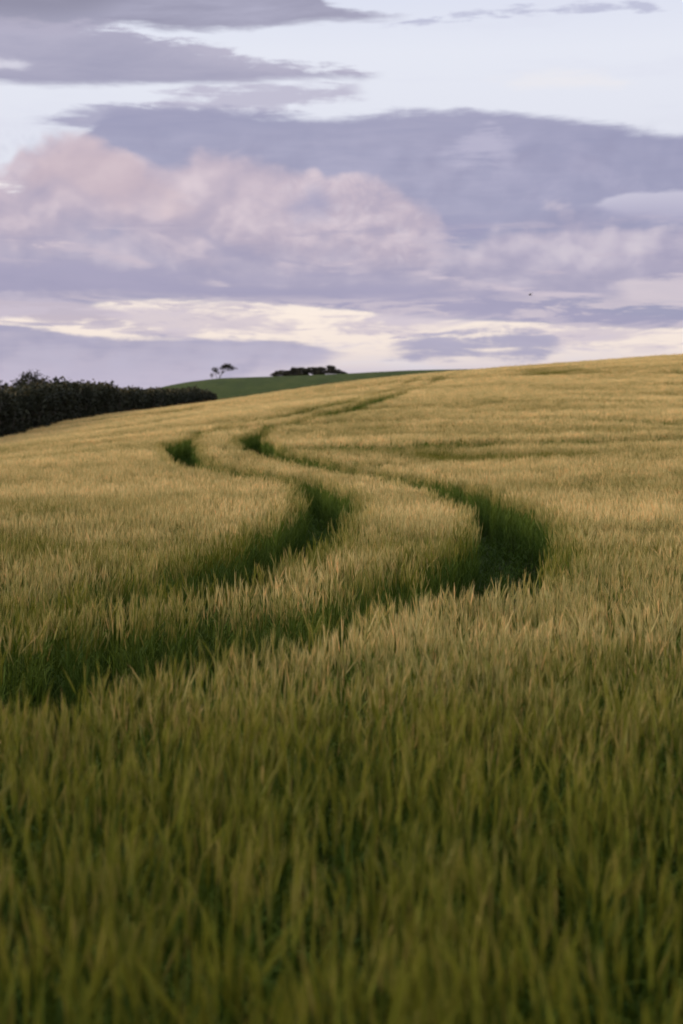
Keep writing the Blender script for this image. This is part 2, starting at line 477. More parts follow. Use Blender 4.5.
me = bpy.data.meshes.new('barley')
me.vertices.add(N)
me.vertices.foreach_set('co', np.stack([PX, PY, PZ], -1).astype(np.float32).ravel())
for nm, ty_, arr in (('vrot', 'FLOAT_VECTOR', EUL), ('vscl', 'FLOAT', PS), ('vidx', 'INT', PI), ('ripe_shade', 'FLOAT', PR)):
    a = me.attributes.new(nm, ty_, 'POINT')
    if ty_ == 'FLOAT_VECTOR': a.data.foreach_set('vector', arr.astype(np.float32).ravel())
    elif ty_ == 'INT': a.data.foreach_set('value', arr.astype(np.int32))
    else: a.data.foreach_set('value', arr.astype(np.float32))
me.materials.append(M_BARLEY)
barley = bpy.data.objects.new('barley', me)
col.objects.link(barley)
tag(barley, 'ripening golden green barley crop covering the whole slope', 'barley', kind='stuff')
nt = bpy.data.node_groups.new('barley_scatter', 'GeometryNodeTree')
nt.interface.new_socket('Geometry', in_out='INPUT', socket_type='NodeSocketGeometry')
nt.interface.new_socket('Geometry', in_out='OUTPUT', socket_type='NodeSocketGeometry')
g = G(nt)
gi = g.n('NodeGroupInput'); go = g.n('NodeGroupOutput')
join = g.n('GeometryNodeJoinGeometry')
for v in reversed(VAR):
    inf = g.n('GeometryNodeObjectInfo'); inf.inputs['Object'].default_value = v
    ti = g.n('GeometryNodeGeometryToInstance')
    g.lk(inf.outputs['Geometry'], ti.inputs[0]); g.lk(ti.outputs[0], join.inputs[0])
iop = g.n('GeometryNodeInstanceOnPoints')
iop.inputs['Pick Instance'].default_value = True
def named(nm, dt):
    x = g.n('GeometryNodeInputNamedAttribute', data_type=dt); x.inputs['Name'].default_value = nm
    return x.outputs['Attribute']
g.lk(gi.outputs[0], iop.inputs['Points']); g.lk(join.outputs[0], iop.inputs['Instance'])
g.lk(named('vidx', 'INT'), iop.inputs['Instance Index'])
g.lk(named('vrot', 'FLOAT_VECTOR'), iop.inputs['Rotation'])
cmb = g.n('ShaderNodeCombineXYZ'); sc_ = named('vscl', 'FLOAT')
for i in range(3): g.lk(sc_, cmb.inputs[i])
g.lk(cmb.outputs[0], iop.inputs['Scale'])
g.lk(iop.outputs[0], go.inputs[0])
barley.modifiers.new('scatter', 'NODES').node_group = nt

# ------------------------------------------------------------------ hedges, trees
def leaf_quads(C, size, r, flat=0.0):
    n = len(C)
    a = r.normal(size=(n, 3)); a /= np.linalg.norm(a, axis=1)[:, None]
    b = r.normal(size=(n, 3)); b -= (b*a).sum(1)[:, None]*a; b /= np.linalg.norm(b, axis=1)[:, None]
    s = (size * r.uniform(.55, 1.3, n))[:, None]
    a = a*s; b = b*s*.62
    return np.stack([C - a, C - b*.9 + a*.1, C + a, C + b + a*.1], 1)

def tubes(name, segs, mat, parent, sides=5):
    """segs: list of (polyline points, radii) -> one mesh of tapered limbs"""
    V, Fc = [], []
    for pts, rad in segs:
        pts = [Vector(p) for p in pts]; base = len(V)
        for i, p in enumerate(pts):
            d = (pts[min(i+1, len(pts)-1)] - pts[max(i-1, 0)]).normalized()
            x = d.orthogonal().normalized(); y = d.cross(x)
            for k in range(sides):
                a = 2*math.pi*k/sides
                V.append(p + (x*math.cos(a) + y*math.sin(a))*rad[i])
        for i in range(len(pts)-1):
            for k in range(sides):
                Fc.append((base+i*sides+k, base+i*sides+(k+1) % sides, base+(i+1)*sides+(k+1) % sides, base+(i+1)*sides+k))
        Fc.append(tuple(base + (len(pts)-1)*sides + k for k in range(sides)))
    return mesh_obj(name, V, Fc, mat, parent, smooth=True)

def hedge(label, y0, y1, line, hprof, width, nleaf, size, seed, nodes=True):
    r = np.random.default_rng(seed)
    L = y1 - y0
    yc = (y0 + y1) / 2; xc = float(np.interp(yc, *line)); zc = gz(xc, yc)
    root = empty('hedge', (xc, yc, zc))
    tag(root, label, 'hedge', 'hedges along the left edge of the barley field')
    # leaves fill a shell over lumpy bushes strung along the line
    nb = int(L / 1.15)
    by = np.linspace(y0 + .7, y1 - .7, nb) + r.normal(0, .25, nb)
    bx = np.interp(by, *line) + r.normal(0, .22, nb)
    bh = np.interp(by, *hprof) * (1 + r.normal(0, .05, nb) + .05*np.sin(by*.9 + 1.3*np.sin(by*.31)))
    bg = ground_z(bx, by)
    per = nleaf // nb; C = []; T = []
    for i in range(nb):
        n = per
        ph = r.uniform(0, 6.283, n); cz = r.uniform(-1, 1, n)
        sq = np.sqrt(1 - cz*cz)
        d = np.stack([sq*np.cos(ph), sq*np.sin(ph), cz], 1)
        lump = 1 + .16*np.sin(3.1*d[:, 0]*2 + i) * np.sin(4.3*d[:, 1]*2 + 2*i) * np.sin(5*d[:, 2] + i*1.7)
        rad = (r.random(n) ** .28) * lump
        wx = width * (.9 + .25*np.sin(i*2.3)); wz = bh[i]*.5
        sgn = np.sign(d[:, 2]); dz = sgn*np.abs(d[:, 2])**.62     # boxy section, full to the ground
        sx = np.sign(d[:, 0])*np.abs(d[:, 0])**.75
        P = np.stack([bx[i] + sx*wx*rad, by[i] + d[:, 1]*1.15*rad, bg[i] + wz + dz*wz*rad*.99], 1)
        C.append(P); T.append(np.clip((P[:, 2]-bg[i])/bh[i], 0, 1)**6*.35 + r.random(n)**2*.6)  # lighter tone toward the top paints in warm light on the hedge
    # tufts and shoots along the top
    ns = int(L * 7)
    sy = r.uniform(y0 + .4, y1 - .4, ns); sx_ = np.interp(sy, *line) + r.normal(0, width*.45, ns)
    sh = np.interp(sy, *hprof) * r.uniform(.92, 1.0, ns) + np.abs(r.normal(0, .13, ns))
    for q in range(5):
        C.append(np.stack([sx_ + r.normal(0, .05, ns), sy + r.normal(0, .05, ns), ground_z(sx_, sy) + sh - q*.09], 1)); T.append(r.uniform(.4, 1, ns))
    C = np.concatenate(C) - np.array([xc, yc, zc]); T = np.concatenate(T)
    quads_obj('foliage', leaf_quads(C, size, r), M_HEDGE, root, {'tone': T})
    # stems and branches inside
    segs = []
    for i in range(nb):
        for k in range(3):
            p = np.array([bx[i] - xc + r.normal(0, .3), by[i] - yc + r.normal(0, .4), bg[i] - zc - .15])
            pts = [p]; h = bh[i]*r.uniform(.7, .92)
            off = r.normal(0, .35, 2)
            for t in (.33, .66, 1): pts.append(p + np.array([off[0]*t, off[1]*t, h*t]) + r.normal(0, .07, 3))
            segs.append((pts, (.075, .055, .035, .012)))
    tubes('stems', segs, M_BARK, root)
    return root
HL = ([50, 76, 98, 125, 150, 176, 210], [-18.2, -18.35, -18.7, -19.3, -19.1, -18.9, -18.5])
hedge('tall dark hedge at the left edge with shaggy top and higher near section', 58, 118.5, HL,
      ([58, 76, 90, 98, 110, 121, 124], [3.2, 3.3, 3.35, 3.35, 3.35, 3.35, 3.3]), 1.05, 75000, .115, 3)
hedge('lower dark hedge running on behind the tall one down to the green hill', 119.6, 208, HL,
      ([119, 128, 140, 152, 176, 200, 208], [3.2, 3.4, 3.35, 3.2, 3.1, 2.7, 1.8]), 1.0, 60000, .14, 4)

def limb(p, d, L, r0, r, n=5, wob=.12, up=0.0):
    pts = [np.array(p, float)]; d = np.array(d, float); d /= np.linalg.norm(d); rad = [r0]
    for i in range(n):
        d = d + r.normal(0, wob, 3) + np.array([0, 0, up]); d /= np.linalg.norm(d)
        pts.append(pts[-1] + d*L/n); rad.append(r0*(1 - .8*(i+1)/n))
    return pts, rad

def blob(c, rx, rz, n, r, fall=.45):
    q = r.normal(size=(n, 3)); q /= np.linalg.norm(q, axis=1)[:, None]; q *= (r.random(n)**fall)[:, None]
    return np.array(c) + q*np.array([rx, rx, rz])

def dome_tree(name, label, base, H, W, lo, nleaf, leaf, seed, group=None, nose=.0, nclump=26):
    """hawthorn with a wind-cut dome: forked trunk, fanned limbs, leaf clumps crowded into the upper shell, gaps under it"""
    r = np.random.default_rng(seed)
    root = empty(name, base); tag(root, label, 'tree', group)
    segs, C, T = [], [], []
    fork = []
    for k in range(3):
        a = 2.1*k + r.normal(0, .3)
        tr = limb((.12*math.cos(a), .12*math.sin(a), -.4), (.35*math.cos(a) + nose*.4, .35*math.sin(a), 1), H*max(lo, .25)*1.05 + .4, .035*H + .02, r, 4, .1)
        segs.append(tr); fork.append(tr[0][-1])
    for k in range(nclump):
        a = r.uniform(0, 6.283); u = math.sqrt(r.uniform(0, 1))
        x, y = u*W*.5*math.cos(a), u*W*.5*math.sin(a)
        topz = H*(lo + (1 - lo)*math.sqrt(max(0, 1 - (u*.98)**2.2))) * (1 - .10*abs(x/W) - nose*.25*(-x/W))
        f = r.uniform(.55, .93) if r.random() < .75 else r.uniform(.1, .6)
        z = H*lo*.75 + (topz - H*lo*.75)*f
        c = np.array([x*.9 + nose*.15*W, y*.9, z])
        s_ = W*.13*r.uniform(.7, 1.3)
        n = int(nleaf/nclump*r.uniform(.6, 1.4))
        q = blob(c, s_, min(s_*.75, H*.16), n, r)
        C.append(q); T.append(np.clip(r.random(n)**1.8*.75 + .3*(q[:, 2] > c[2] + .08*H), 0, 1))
        if k % 2 == 0:
            f0 = fork[k % 3]; md = (f0 + c)/2 + r.normal(0, .05*W, 3)
            segs.append(([f0, md, c], [.016*H, .011*H, .004*H]))
    C = np.concatenate(C); T = np.concatenate(T)
    tubes('trunk', segs, M_BARK, root)
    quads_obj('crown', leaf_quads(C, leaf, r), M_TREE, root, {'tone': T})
    return root

def windswept(label, base, seed):
    """two bare stems bent over by the wind, small ragged crowns streaming to the right"""
    r = np.random.default_rng(seed)
    root = empty('windswept_tree', base); tag(root, label, 'tree')
    def path(pts, r0):
        pts = [np.array(p, float) + (r.normal(0, .05, 3) if i else 0) for i, p in enumerate(pts)]
        return pts, [r0*(1 - .75*i/(len(pts)-1)) for i in range(len(pts))]
    segs = [path([(0, 0, -.4), (.25, 0, .7), (.75, .1, 1.6), (1.35, .1, 2.5), (1.9, 0, 3.2)], .17),
            path([(-.5, .2, -.4), (-.6, .2, .6), (-.95, .1, 1.5), (-1.05, .1, 2.3)], .11),
            path([(-1.9, .2, -.4), (-1.8, .1, .4), (-1.65, 0, 1.1)], .06),
            path([(.75, .1, 1.6), (1.5, .3, 2.0), (2.3, .4, 2.45), (3.2, .3, 2.55)], .08),
            path([(1.35, .1, 2.5), (2.2, -.2, 3.0), (3.0, -.2, 3.05), (3.9, -.1, 2.7)], .07),
            path([(.25, 0, .7), (-.1, .2, 1.4), (-.3, .1, 1.9)], .06),
            path([(.75, .1, 1.6), (.8, -.2, 2.2), (1.1, -.2, 2.8)], .06)]
    spots = [((-1.05, .1, 2.45), .75, .55, 150), ((-.7, 0, 2.15), .45, .35, 50), ((1.5, 0, 3.25), .75, .5, 150), ((2.1, 0, 3.35), .8, .5, 150), ((2.8, -.1, 3.05), .7, .42, 90),
             ((2.3, .3, 2.55), .6, .35, 60), ((3.4, -.1, 2.8), .6, .25, 40), ((3.2, .3, 2.5), .5, .22, 28), ((4.1, 0, 2.65), .45, .16, 16), ((1.1, -.2, 2.8), .5, .4, 60),
             ((-1.7, 0, 1.1), .5, .5, 45), ((-.3, .1, 1.7), .45, .4, 30), ((.5, 0, 2.7), .8, .4, 50), ((1.0, 0, 3.1), .6, .35, 50), ((.9, 0, 1.9), .4, .3, 24)]
    C, T = [], []
    for c, rx, rz, n in spots:
        n = int(n*2.0); C.append(blob(np.array(c)*1.12, rx*1.3, rz*1.35, n, r)); T.append(r.random(n)**1.5*.7)
        for k in range(3):
            e = blob(c, rx*.9, rz*.9, 1, r)[0]
            segs.append(([np.array(c) - np.array([rx*.5, 0, rz]), np.array(c), e], [.03, .02, .008]))
    tubes('trunk', segs, M_BARK, root)
    quads_obj('crown', leaf_quads(np.concatenate(C), .13, r), M_TREE, root, {'tone': np.concatenate(T)})

def at(px, d): return (px - 341.5) / F * d
def field_tree(label, px, d, *a, **kw):
    x = at(px, d); return dome_tree('hawthorn_tree', label, (x, d, gz(x, d)), *a, **kw)
def on_hill(px, d):
    x = at(px, d); return (x, d, float(hill_z(np.array([x]), np.array([float(d)]))[0]))
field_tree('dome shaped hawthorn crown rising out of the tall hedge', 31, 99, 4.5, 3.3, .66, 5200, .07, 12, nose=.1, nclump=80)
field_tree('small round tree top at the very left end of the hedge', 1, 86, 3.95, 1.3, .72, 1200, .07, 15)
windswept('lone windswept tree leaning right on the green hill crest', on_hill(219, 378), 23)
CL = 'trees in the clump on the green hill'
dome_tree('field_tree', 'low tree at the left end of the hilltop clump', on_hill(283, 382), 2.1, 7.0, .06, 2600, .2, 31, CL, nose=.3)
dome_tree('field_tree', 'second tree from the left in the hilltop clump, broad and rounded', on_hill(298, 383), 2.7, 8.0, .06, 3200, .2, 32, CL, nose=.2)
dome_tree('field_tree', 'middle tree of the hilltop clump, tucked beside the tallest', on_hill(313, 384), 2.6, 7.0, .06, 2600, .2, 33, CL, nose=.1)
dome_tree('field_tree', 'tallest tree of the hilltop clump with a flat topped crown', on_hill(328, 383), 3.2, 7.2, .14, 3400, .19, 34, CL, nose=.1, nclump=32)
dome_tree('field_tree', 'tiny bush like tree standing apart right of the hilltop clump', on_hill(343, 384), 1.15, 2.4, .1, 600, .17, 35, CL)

# ------------------------------------------------------------------ bird, far up over the field
def bird():
    V, Fc = [], []
    rings = ((-.10, .004), (-.06, .016), (0, .024), (.05, .02), (.075, .015), (.095, .012), (.112, .002))
    for x, q in rings:
        for k in range(8):
            a = k*math.pi/4; V.append((x, q*math.cos(a), q*.9*math.sin(a)))
    for i in range(len(rings)-1):
        for k in range(8): Fc.append((i*8+k, i*8+(k+1) % 8, (i+1)*8+(k+1) % 8, (i+1)*8+k))
    for s in (-1, 1):   # wings, raised and swept, with thickness
        o = len(V)
        for y, x0, x1, z in ((.012, -.03, .045, .008), (.07, -.035, .05, .04), (.12, -.055, .02, .055), (.17, -.085, -.07, .06)):
            for xx, dz in ((x0, 0), (x1, 0), ((x0+x1)/2, .006)): V.append((xx, s*y, z + dz))
        for i in range(3):
            for k in range(3): Fc.append((o+i*3+k, o+i*3+(k+1) % 3, o+(i+1)*3+(k+1) % 3, o+(i+1)*3+k))
    o = len(V)          # tail
    V.extend([(-.09, -.008, 0), (-.09, .008, 0), (-.17, .03, .002), (-.15, 0, .002), (-.17, -.03, .002), (-.09, 0, .008), (-.16, 0, .006)])
    Fc.extend([(o, o+3, o+4), (o, o+1, o+3), (o+1, o+2, o+3), (o+5, o+6, o), (o+5, o+1, o+6)])
    b = mesh_obj('bird', V, Fc, M_BIRD, smooth=True)
    b.location = (at(530, 75), 75, EYE + 135/F*75); b.rotation_euler = (R(10), R(-4), R(200))
    tag(b, 'tiny dark bird flying under the grey clouds above the slope', 'bird')
bird()

# ------------------------------------------------------------------ sky: Nishita in the clear parts, cloud banks by direction
SUN_EL, SUN_AZ = R(20), R(-72)     # azimuth from +Y, clockwise
w = bpy.data.worlds.new('World'); scene.world = w
w.use_nodes = True
nt = w.node_tree; nt.nodes.clear(); g = G(nt)
out = g.n('ShaderNodeOutputWorld')
tc = g.n('ShaderNodeTexCoord'); D = tc.outputs['Generated']
sep = g.n('ShaderNodeSeparateXYZ'); g.lk(D, sep.inputs[0])
AZ = g.m('ARCTAN2', sep.outputs[0], sep.outputs[1])
EL = g.m('ARCSINE', sep.outputs[2])
AW, EH = .30, .36
UN = g.m('MULTIPLY_ADD', AZ, 1/(2*AW), .5, clamp=True)
EN = g.m('DIVIDE', EL, EH)
def ang(px, py):
    t = (px - 341.5)/F; a = math.atan(t)
    return (a + AW)/(2*AW), math.atan((430 - py)/F*math.cos(a))/EH
def curve(pts):
    x = g.n('ShaderNodeFloatCurve'); c = x.mapping.curves[0]
    q = [ang(*p) for p in pts]
    q = [(min(max(a, 0), 1), min(max(b, 0), 1)) for a, b in q]
    if q[0][0] > .001: q.insert(0, (0, q[0][1]))
    if q[-1][0] < .999: q.append((1, q[-1][1]))
    while len(c.points) < len(q): c.points.new(.5, .5)
    for p, (a, b) in zip(c.points, q): p.location = (a, b); p.handle_type = 'AUTO_CLAMPED'
    x.mapping.update()
    g.lk(UN, x.inputs['Value'])
    return x.outputs[0]
PXU = 1/F/EH      # one photo pixel in EN units
def centred(tex): return g.m('SUBTRACT', tex.outputs[0], .5)
N_str = centred(g.noise(g.vscale(D, (1, 1, 5.5)), 9, 6, .6, .4))       # stretched streaks
N_cum = centred(g.noise(g.vscale(D, (1, 1, 1.5)), 14, 7, .58, .25))      # billows
N_fin = centred(g.noise(g.vscale(D, (1, 1, 3.0)), 46, 5, .6, .3))      # small detail
N_st2 = centred(g.noise(g.vscale(D, (1, 1.1, 8.5)), 17, 6, .62, .5))    # finer streaks
N_edg = g.m('ADD', g.m('MULTIPLY', N_fin, .45), g.m('MULTIPLY', N_st2, .75))
N_big = centred(g.noise(g.vscale(D, (1, 1, 2.2)), 4, 4, .5, .2))

RAG = 2.4
def puff(off):
    v = g.n('ShaderNodeVectorMath', operation='ADD'); g.lk(g.vscale(D, (1, 1, 1.35)), v.inputs[0]); v.inputs[1].default_value = off
    wn = g.noise(v.outputs[0], 12, 4, .6)
    wv = g.n('ShaderNodeVectorMath', operation='MULTIPLY_ADD'); g.lk(wn.outputs['Color'], wv.inputs[0]); wv.inputs[1].default_value = (.05, .05, .05); g.lk(v.outputs[0], wv.inputs[2])
    x = g.n('ShaderNodeTexVoronoi', feature='SMOOTH_F1'); g.lk(wv.outputs[0], x.inputs['Vector'])
    x.inputs['Scale'].default_value = 19; x.inputs['Detail'].default_value = 2.5; x.inputs['Roughness'].default_value = .5
    x.inputs['Smoothness'].default_value = .6
    return g.m('SUBTRACT', .42, x.outputs['Distance'])
N_pu2 = centred(g.noise(g.vscale(D, (1, 1, 1.4)), 38, 5, .62, .6)); N_pu2b = centred(g.noise((lambda v: (g.lk(g.vscale(D, (1, 1, 1.4)), v.inputs[0]), setattr(v.inputs[1], 'default_value', (-.004, 0, .008)), v.outputs[0])[2])(g.n('ShaderNodeVectorMath', operation='ADD')), 38, 5, .62, .6))
REL2 = g.m('SUBTRACT', N_pu2, N_pu2b)      # small curls
N_puf = puff((0, 0, 0)); REL = g.m('SUBTRACT', N_puf, puff((-.006, 0, .010)))     # billows, and their light and dark sides
N_cle = g.m('ADD', g.m('MULTIPLY_ADD', N_puf, .55, .2), g.m('MULTIPLY', N_cum, .55))
def relief(C, mask, gain, lite, dark):
    C = over(C, g.m('MULTIPLY', mask, g.m('MULTIPLY', REL, gain, clamp=True)), lite)
    return over(C, g.m('MULTIPLY', mask, g.m('MULTIPLY', REL, -gain, clamp=True)), dark)
def shape(top, bot, st, sb, at_, ab, nz_t, nz_b=None):
    """mask between two outlines; softness st/sb and raggedness at_/ab in photo pixels"""
    nz_b = nz_b if nz_b is not None else nz_t
    T, B = curve(top), curve(bot)
    et = g.m('ADD', g.m('SUBTRACT', T, EN), g.m('MULTIPLY', nz_t, at_*RAG*PXU))
    eb = g.m('ADD', g.m('SUBTRACT', EN, B), g.m('MULTIPLY', nz_b, ab*RAG*PXU))
    mt = g.smooth(et, -st*PXU, st*PXU); mb = g.smooth(eb, -sb*PXU, sb*PXU)
    a, b = ang(*top[0])[0], ang(*top[-1])[0]
    nu = g.m('MULTIPLY_ADD', N_str, .10, UN)
    if top[0][0] > 5: mt = g.m('MULTIPLY', mt, g.smooth(nu, a - .004, a + .032))
    if top[-1][0] < 678: mt = g.m('MULTIPLY', mt, g.smooth(nu, b + .004, b - .032))
    rel = g.m('DIVIDE', g.m('SUBTRACT', EN, B), g.m('MAXIMUM', g.m('SUBTRACT', T, B), .01), clamp=True)
    return g.m('MULTIPLY', mt, mb), rel
S = srgb
# clear-sky colours by elevation
C = g.ramp(EN, [(0.0, S(190,181,200)), (.10, S(204,194,206)), (.16, S(238,222,212)), (.22, S(246,230,217)), (.27, S(242,228,219)), (.34, S(230,224,229)), (.5, S(219,221,233)),
                (.72, S(223,226,238)), (.86, S(211,216,235)), (1.0, S(195,203,229))])
def over(C, mask, colr, op=1.0):
    return g.mix(g.m('MULTIPLY', mask, op, clamp=True), C, colr)
def n01(nz, gain=1.6): return g.m('MULTIPLY_ADD', nz, gain, .5, clamp=True)
st2 = n01(N_st2, 2.4); streak = n01(N_str, 2.4); billow = n01(N_cum, 2.2); big = n01(N_big, 2.0); fine = n01(N_fin, 2.0)

# faint high veil
C = over(C, g.smooth(N_str, .0, .22), S(214,216,232), .35)
# wisps, upper right
m_, _ = shape([(380,25),(470,12),(560,9),(600,4),(650,3),(683,12)], [(380,25),(470,16),(560,13),(600,12),(650,13),(683,12)], 3, 3, 14, 14, N_edg)
C = over(C, m_, S(178,180,206), .8)
m_, _ = shape([(480,82),(530,74),(600,74),(640,80)], [(480,82),(530,86),(600,86),(640,80)], 7, 7, 14, 14, N_edg)
C = over(C, m_, S(240,232,228), .35)
# top-left streak clouds
m_, r_ = shape([(0,-60),(260,-60),(330,4),(372,14),(412,17)], [(0,30),(60,34),(120,26),(170,31),(260,27),(340,21),(412,18)], 4, 4, 12, 14, N_edg, N_str)
C = over(C, m_, g.mix(streak, S(140,138,163), S(170,168,192)), .96)
m_, r_ = shape([(0,18),(110,24),(150,35),(205,46),(250,58),(300,68),(350,72),(388,75)], [(0,82),(60,84),(150,84),(240,81),(300,77),(350,78),(388,76)], 5, 4, 22, 10, N_edg, N_str)
C = over(C, m_, g.mix(g.m('MULTIPLY_ADD', r_, .55, g.m('MULTIPLY', streak, .55), clamp=True), S(143,142,171), S(182,177,198)), .95)
m_, _ = shape([(0,60),(20,60),(40,64)], [(0,68),(20,70),(40,66)], 4, 4, 8, 8, N_edg)
C = over(C, m_, S(222,220,232), .7)
m_, _ = shape([(0,-90),(120,-80),(200,-60)], [(0,14),(90,10),(200,-40)], 14, 14, 20, 20, N_str)
C = over(C, m_, S(126,124,146), .6)
# thin veil under the streaks
m_, _ = shape([(130,104),(190,94),(250,86),(320,84),(370,90)], [(130,112),(190,116),(250,112),(320,100),(370,92)], 8, 7, 26, 26, N_edg)
C = over(C, m_, S(178,173,196), .8)
# main grey-violet bank
m_, _ = shape([(36,119),(80,111),(130,106),(200,107),(240,110)], [(36,121),(80,127),(130,131),(200,130),(240,126)], 5, 6, 12, 12, N_edg)
C = over(C, m_, S(160,158,186), .9)
m_, r_ = shape([(0,182),(40,164),(80,138),(112,113),(140,109),(170,109),(260,112),(330,118),(380,115),(440,112),(500,112),(560,119),(620,127),(683,133)],
               [(0,310),(150,300),(300,306),(450,316),(600,326),(683,330)], 6, 3, 11, 16, N_edg, N_str)
bank = g.mix(g.m('MULTIPLY_ADD', big, .55, g.m('MULTIPLY', st2, .45)), S(142,143,175), S(174,170,195))
bank = g.mix(g.m('MULTIPLY', streak, .5), bank, S(153,153,183))
bank = g.mix(g.m('MULTIPLY', g.smooth(AZ, -.02, .2), .45), bank, S(141,142,176))
C = over(C, m_, bank, .97)
def region(y0, y1, soft):
    a = (430 - y0)*PXU; b = (430 - y1)*PXU
    return g.m('MULTIPLY', g.smooth(EN, a + soft*PXU, a - soft*PXU), g.smooth(EN, b - soft*PXU, b + soft*PXU))
def streaks(C, y0, y1, soft, nz, lo, hi, colr, op):
    return over(C, g.m('MULTIPLY', region(y0, y1, soft), g.smooth(nz, lo, hi)), colr, op)
C = streaks(C, 150, 235, 14, N_cum, .03, .2, S(178,173,199), .4)
C = relief(C, region(140, 235, 16), .8, S(180,176,202), S(136,134,166))
# slight glow spots in the bank
m_, _ = shape([(440,150),(470,138),(490,132),(510,142),(525,160)], [(440,158),(470,160),(490,158),(510,160),(525,160)], 10, 10, 30, 30, N_edg)
C = over(C, m_, S(184,180,204), .7)
# lower lavender mass under the bank
m_, r_ = shape([(0,216),(120,214),(260,222),(380,226),(430,238),(470,244),(510,228),(560,222),(620,228),(683,222)],
               [(0,306),(150,298),(300,302),(450,306),(600,300),(683,300)], 10, 8, 34, 18, N_cle, N_str)
C = over(C, m_, g.mix(g.m('MULTIPLY_ADD', r_, .6, g.m('MULTIPLY', billow, .45), clamp=True), S(163,157,184), S(190,180,197)), .9)
C = relief(C, m_, 1.7, S(204,193,207), S(152,148,178))
# darker hollow left of the right-hand billows
m_, _ = shape([(395,196),(430,206),(460,214),(500,222)], [(395,226),(430,240),(465,244),(500,230)], 12, 8, 22, 22, N_cle)
C = over(C, m_, S(150,147,180), .7)
# pink cumulus
m_, r_ = shape([(0,172),(20,150),(45,138),(85,134),(118,143),(140,154),(170,156),(200,153),(240,152),(280,154),(312,160),(330,178),(370,182),(410,196),(440,206),(452,224)],
               [(0,236),(120,244),(250,254),(350,262),(440,250),(452,236)], 8, 26, 24, 34, N_cle)
pink_lo = S(174,164,187)
pink = g.mix(g.m('MULTIPLY_ADD', r_, .75, g.m('MULTIPLY_ADD', N_cum, 1.5, .08), clamp=True), S(178,166,186), S(206,188,199))
C = over(C, m_, pink, .93)
C = relief(C, m_, 1.7, S(222,205,212), S(166,157,181))
curl = g.m('MULTIPLY', m_, g.smooth(AZ, -.09, .0))
C = over(C, g.m('MULTIPLY', curl, g.m('MULTIPLY', REL2, 2.2, clamp=True)), S(214,203,214))
C = over(C, g.m('MULTIPLY', curl, g.m('MULTIPLY', REL2, -2.2, clamp=True)), S(164,158,184))
m_, _ = shape([(10,160),(50,144),(90,140),(125,150),(150,170),(200,185)], [(10,186),(60,196),(110,202),(150,204),(200,200)], 12, 18, 26, 26, N_cle)
C = over(C, m_, S(200,177,185), .5)
m_, _ = shape([(0,181),(15,182),(34,186)], [(0,189),(15,191),(34,188)], 4, 4, 14, 14, N_edg)
C = over(C, m_, S(240,234,236), .9)
m_, _ = shape([(268,200),(300,188),(320,190),(345,206)], [(268,212),(300,224),(325,222),(345,212)], 12, 12, 20, 20, N_cle)
C = over(C, m_, S(158,156,186), .75)
# right billow tops, lit softly
m_, r_ = shape([(455,262),(490,240),(520,226),(560,220),(610,228),(650,226),(683,222)], [(455,266),(500,272),(560,274),(620,270),(683,268)], 9, 14, 36, 24, N_cle)
C = over(C, m_, g.mix(billow, S(172,165,190), S(196,185,201)), .75)
C = relief(C, m_, 2.6, S(206,196,208), S(158,152,180))
# pale lens cloud, right
m_, r_ = shape([(585,206),(615,197),(650,192),(683,191),(760,192)], [(585,207),(620,216),(655,219),(683,219),(760,216)], 3, 7, 6, 8, N_edg)
C = over(C, m_, g.mix(r_, S(172,168,195), S(198,194,213)), .85)
C = streaks(C, 226, 300, 16, N_st2, .02, .16, S(193,180,196), .6)
C = streaks(C, 226, 300, 16, N_str, .02, .16, S(156,151,180), .55)
C = streaks(C, 240, 300, 12, N_edg, .13, .22, S(216,200,206), .5)
# rift lights low in the mass
for a in (([(410,272),(450,276),(500,284),(560,292),(600,292)], [(410,273),(450,283),(500,291),(560,297),(600,294)], S(206,192,204), .8),
          ([(600,284),(640,278),(683,276),(760,274)], [(600,292),(640,300),(683,306),(760,308)], S(212,199,207), .75),
          ([(190,282),(212,280),(235,284)], [(190,288),(212,294),(235,287)], S(224,208,212), .8),
          ([(60,246),(110,250),(165,266)], [(60,252),(110,258),(165,269)], S(198,184,198), .7)):
    m_, _ = shape(a[0], a[1], 4, 4, 12, 12, N_edg)
    C = over(C, m_, a[2], a[3])
# dark base band along the underside
m_, r_ = shape([(0,262),(120,270),(220,280),(330,282),(420,288),(520,296),(600,310),(683,320)],
               [(0,292),(100,290),(200,296),(290,305),(400,313),(520,321),(620,326),(683,327)], 9, 2.5, 22, 10, N_str, N_edg)
C = over(C, m_, g.mix(streak, S(154,150,180), S(165,159,187)), .95)
# wisps inside the bright gap
m_, _ = shape([(0,302),(60,304),(120,310),(150,318)], [(0,318),(60,324),(110,322),(150,319)], 4, 4, 10, 10, N_edg)
C = over(C, m_, S(184,172,190), .9)
m_, _ = shape([(90,318),(150,310),(220,312),(300,318),(420,328),(520,330),(683,326)], [(90,322),(150,330),(220,332),(300,332),(420,334),(520,338),(683,340)], 7, 6, 40, 40, N_str)
C = over(C, m_, S(202,189,201), .8)
m_, _ = shape([(0,300),(200,296),(420,318),(683,328)], [(0,346),(200,346),(420,346),(683,352)], 8, 8, 10, 10, N_str)
C = over(C, g.m('MULTIPLY', m_, g.smooth(N_str, .01, .12)), S(204,192,206), .6)
C = streaks(C, 300, 352, 8, N_st2, -.04, .10, S(205,192,202), .8)
C = streaks(C, 306, 350, 6, N_edg, .05, .14, S(184,174,194), .6)
C = over(C, g.m('MULTIPLY', g.m('MULTIPLY', region(300, 330, 8), g.smooth(AZ, .0, -.2)), g.smooth(N_st2, -.06, .05)), S(186,175,192), .75)
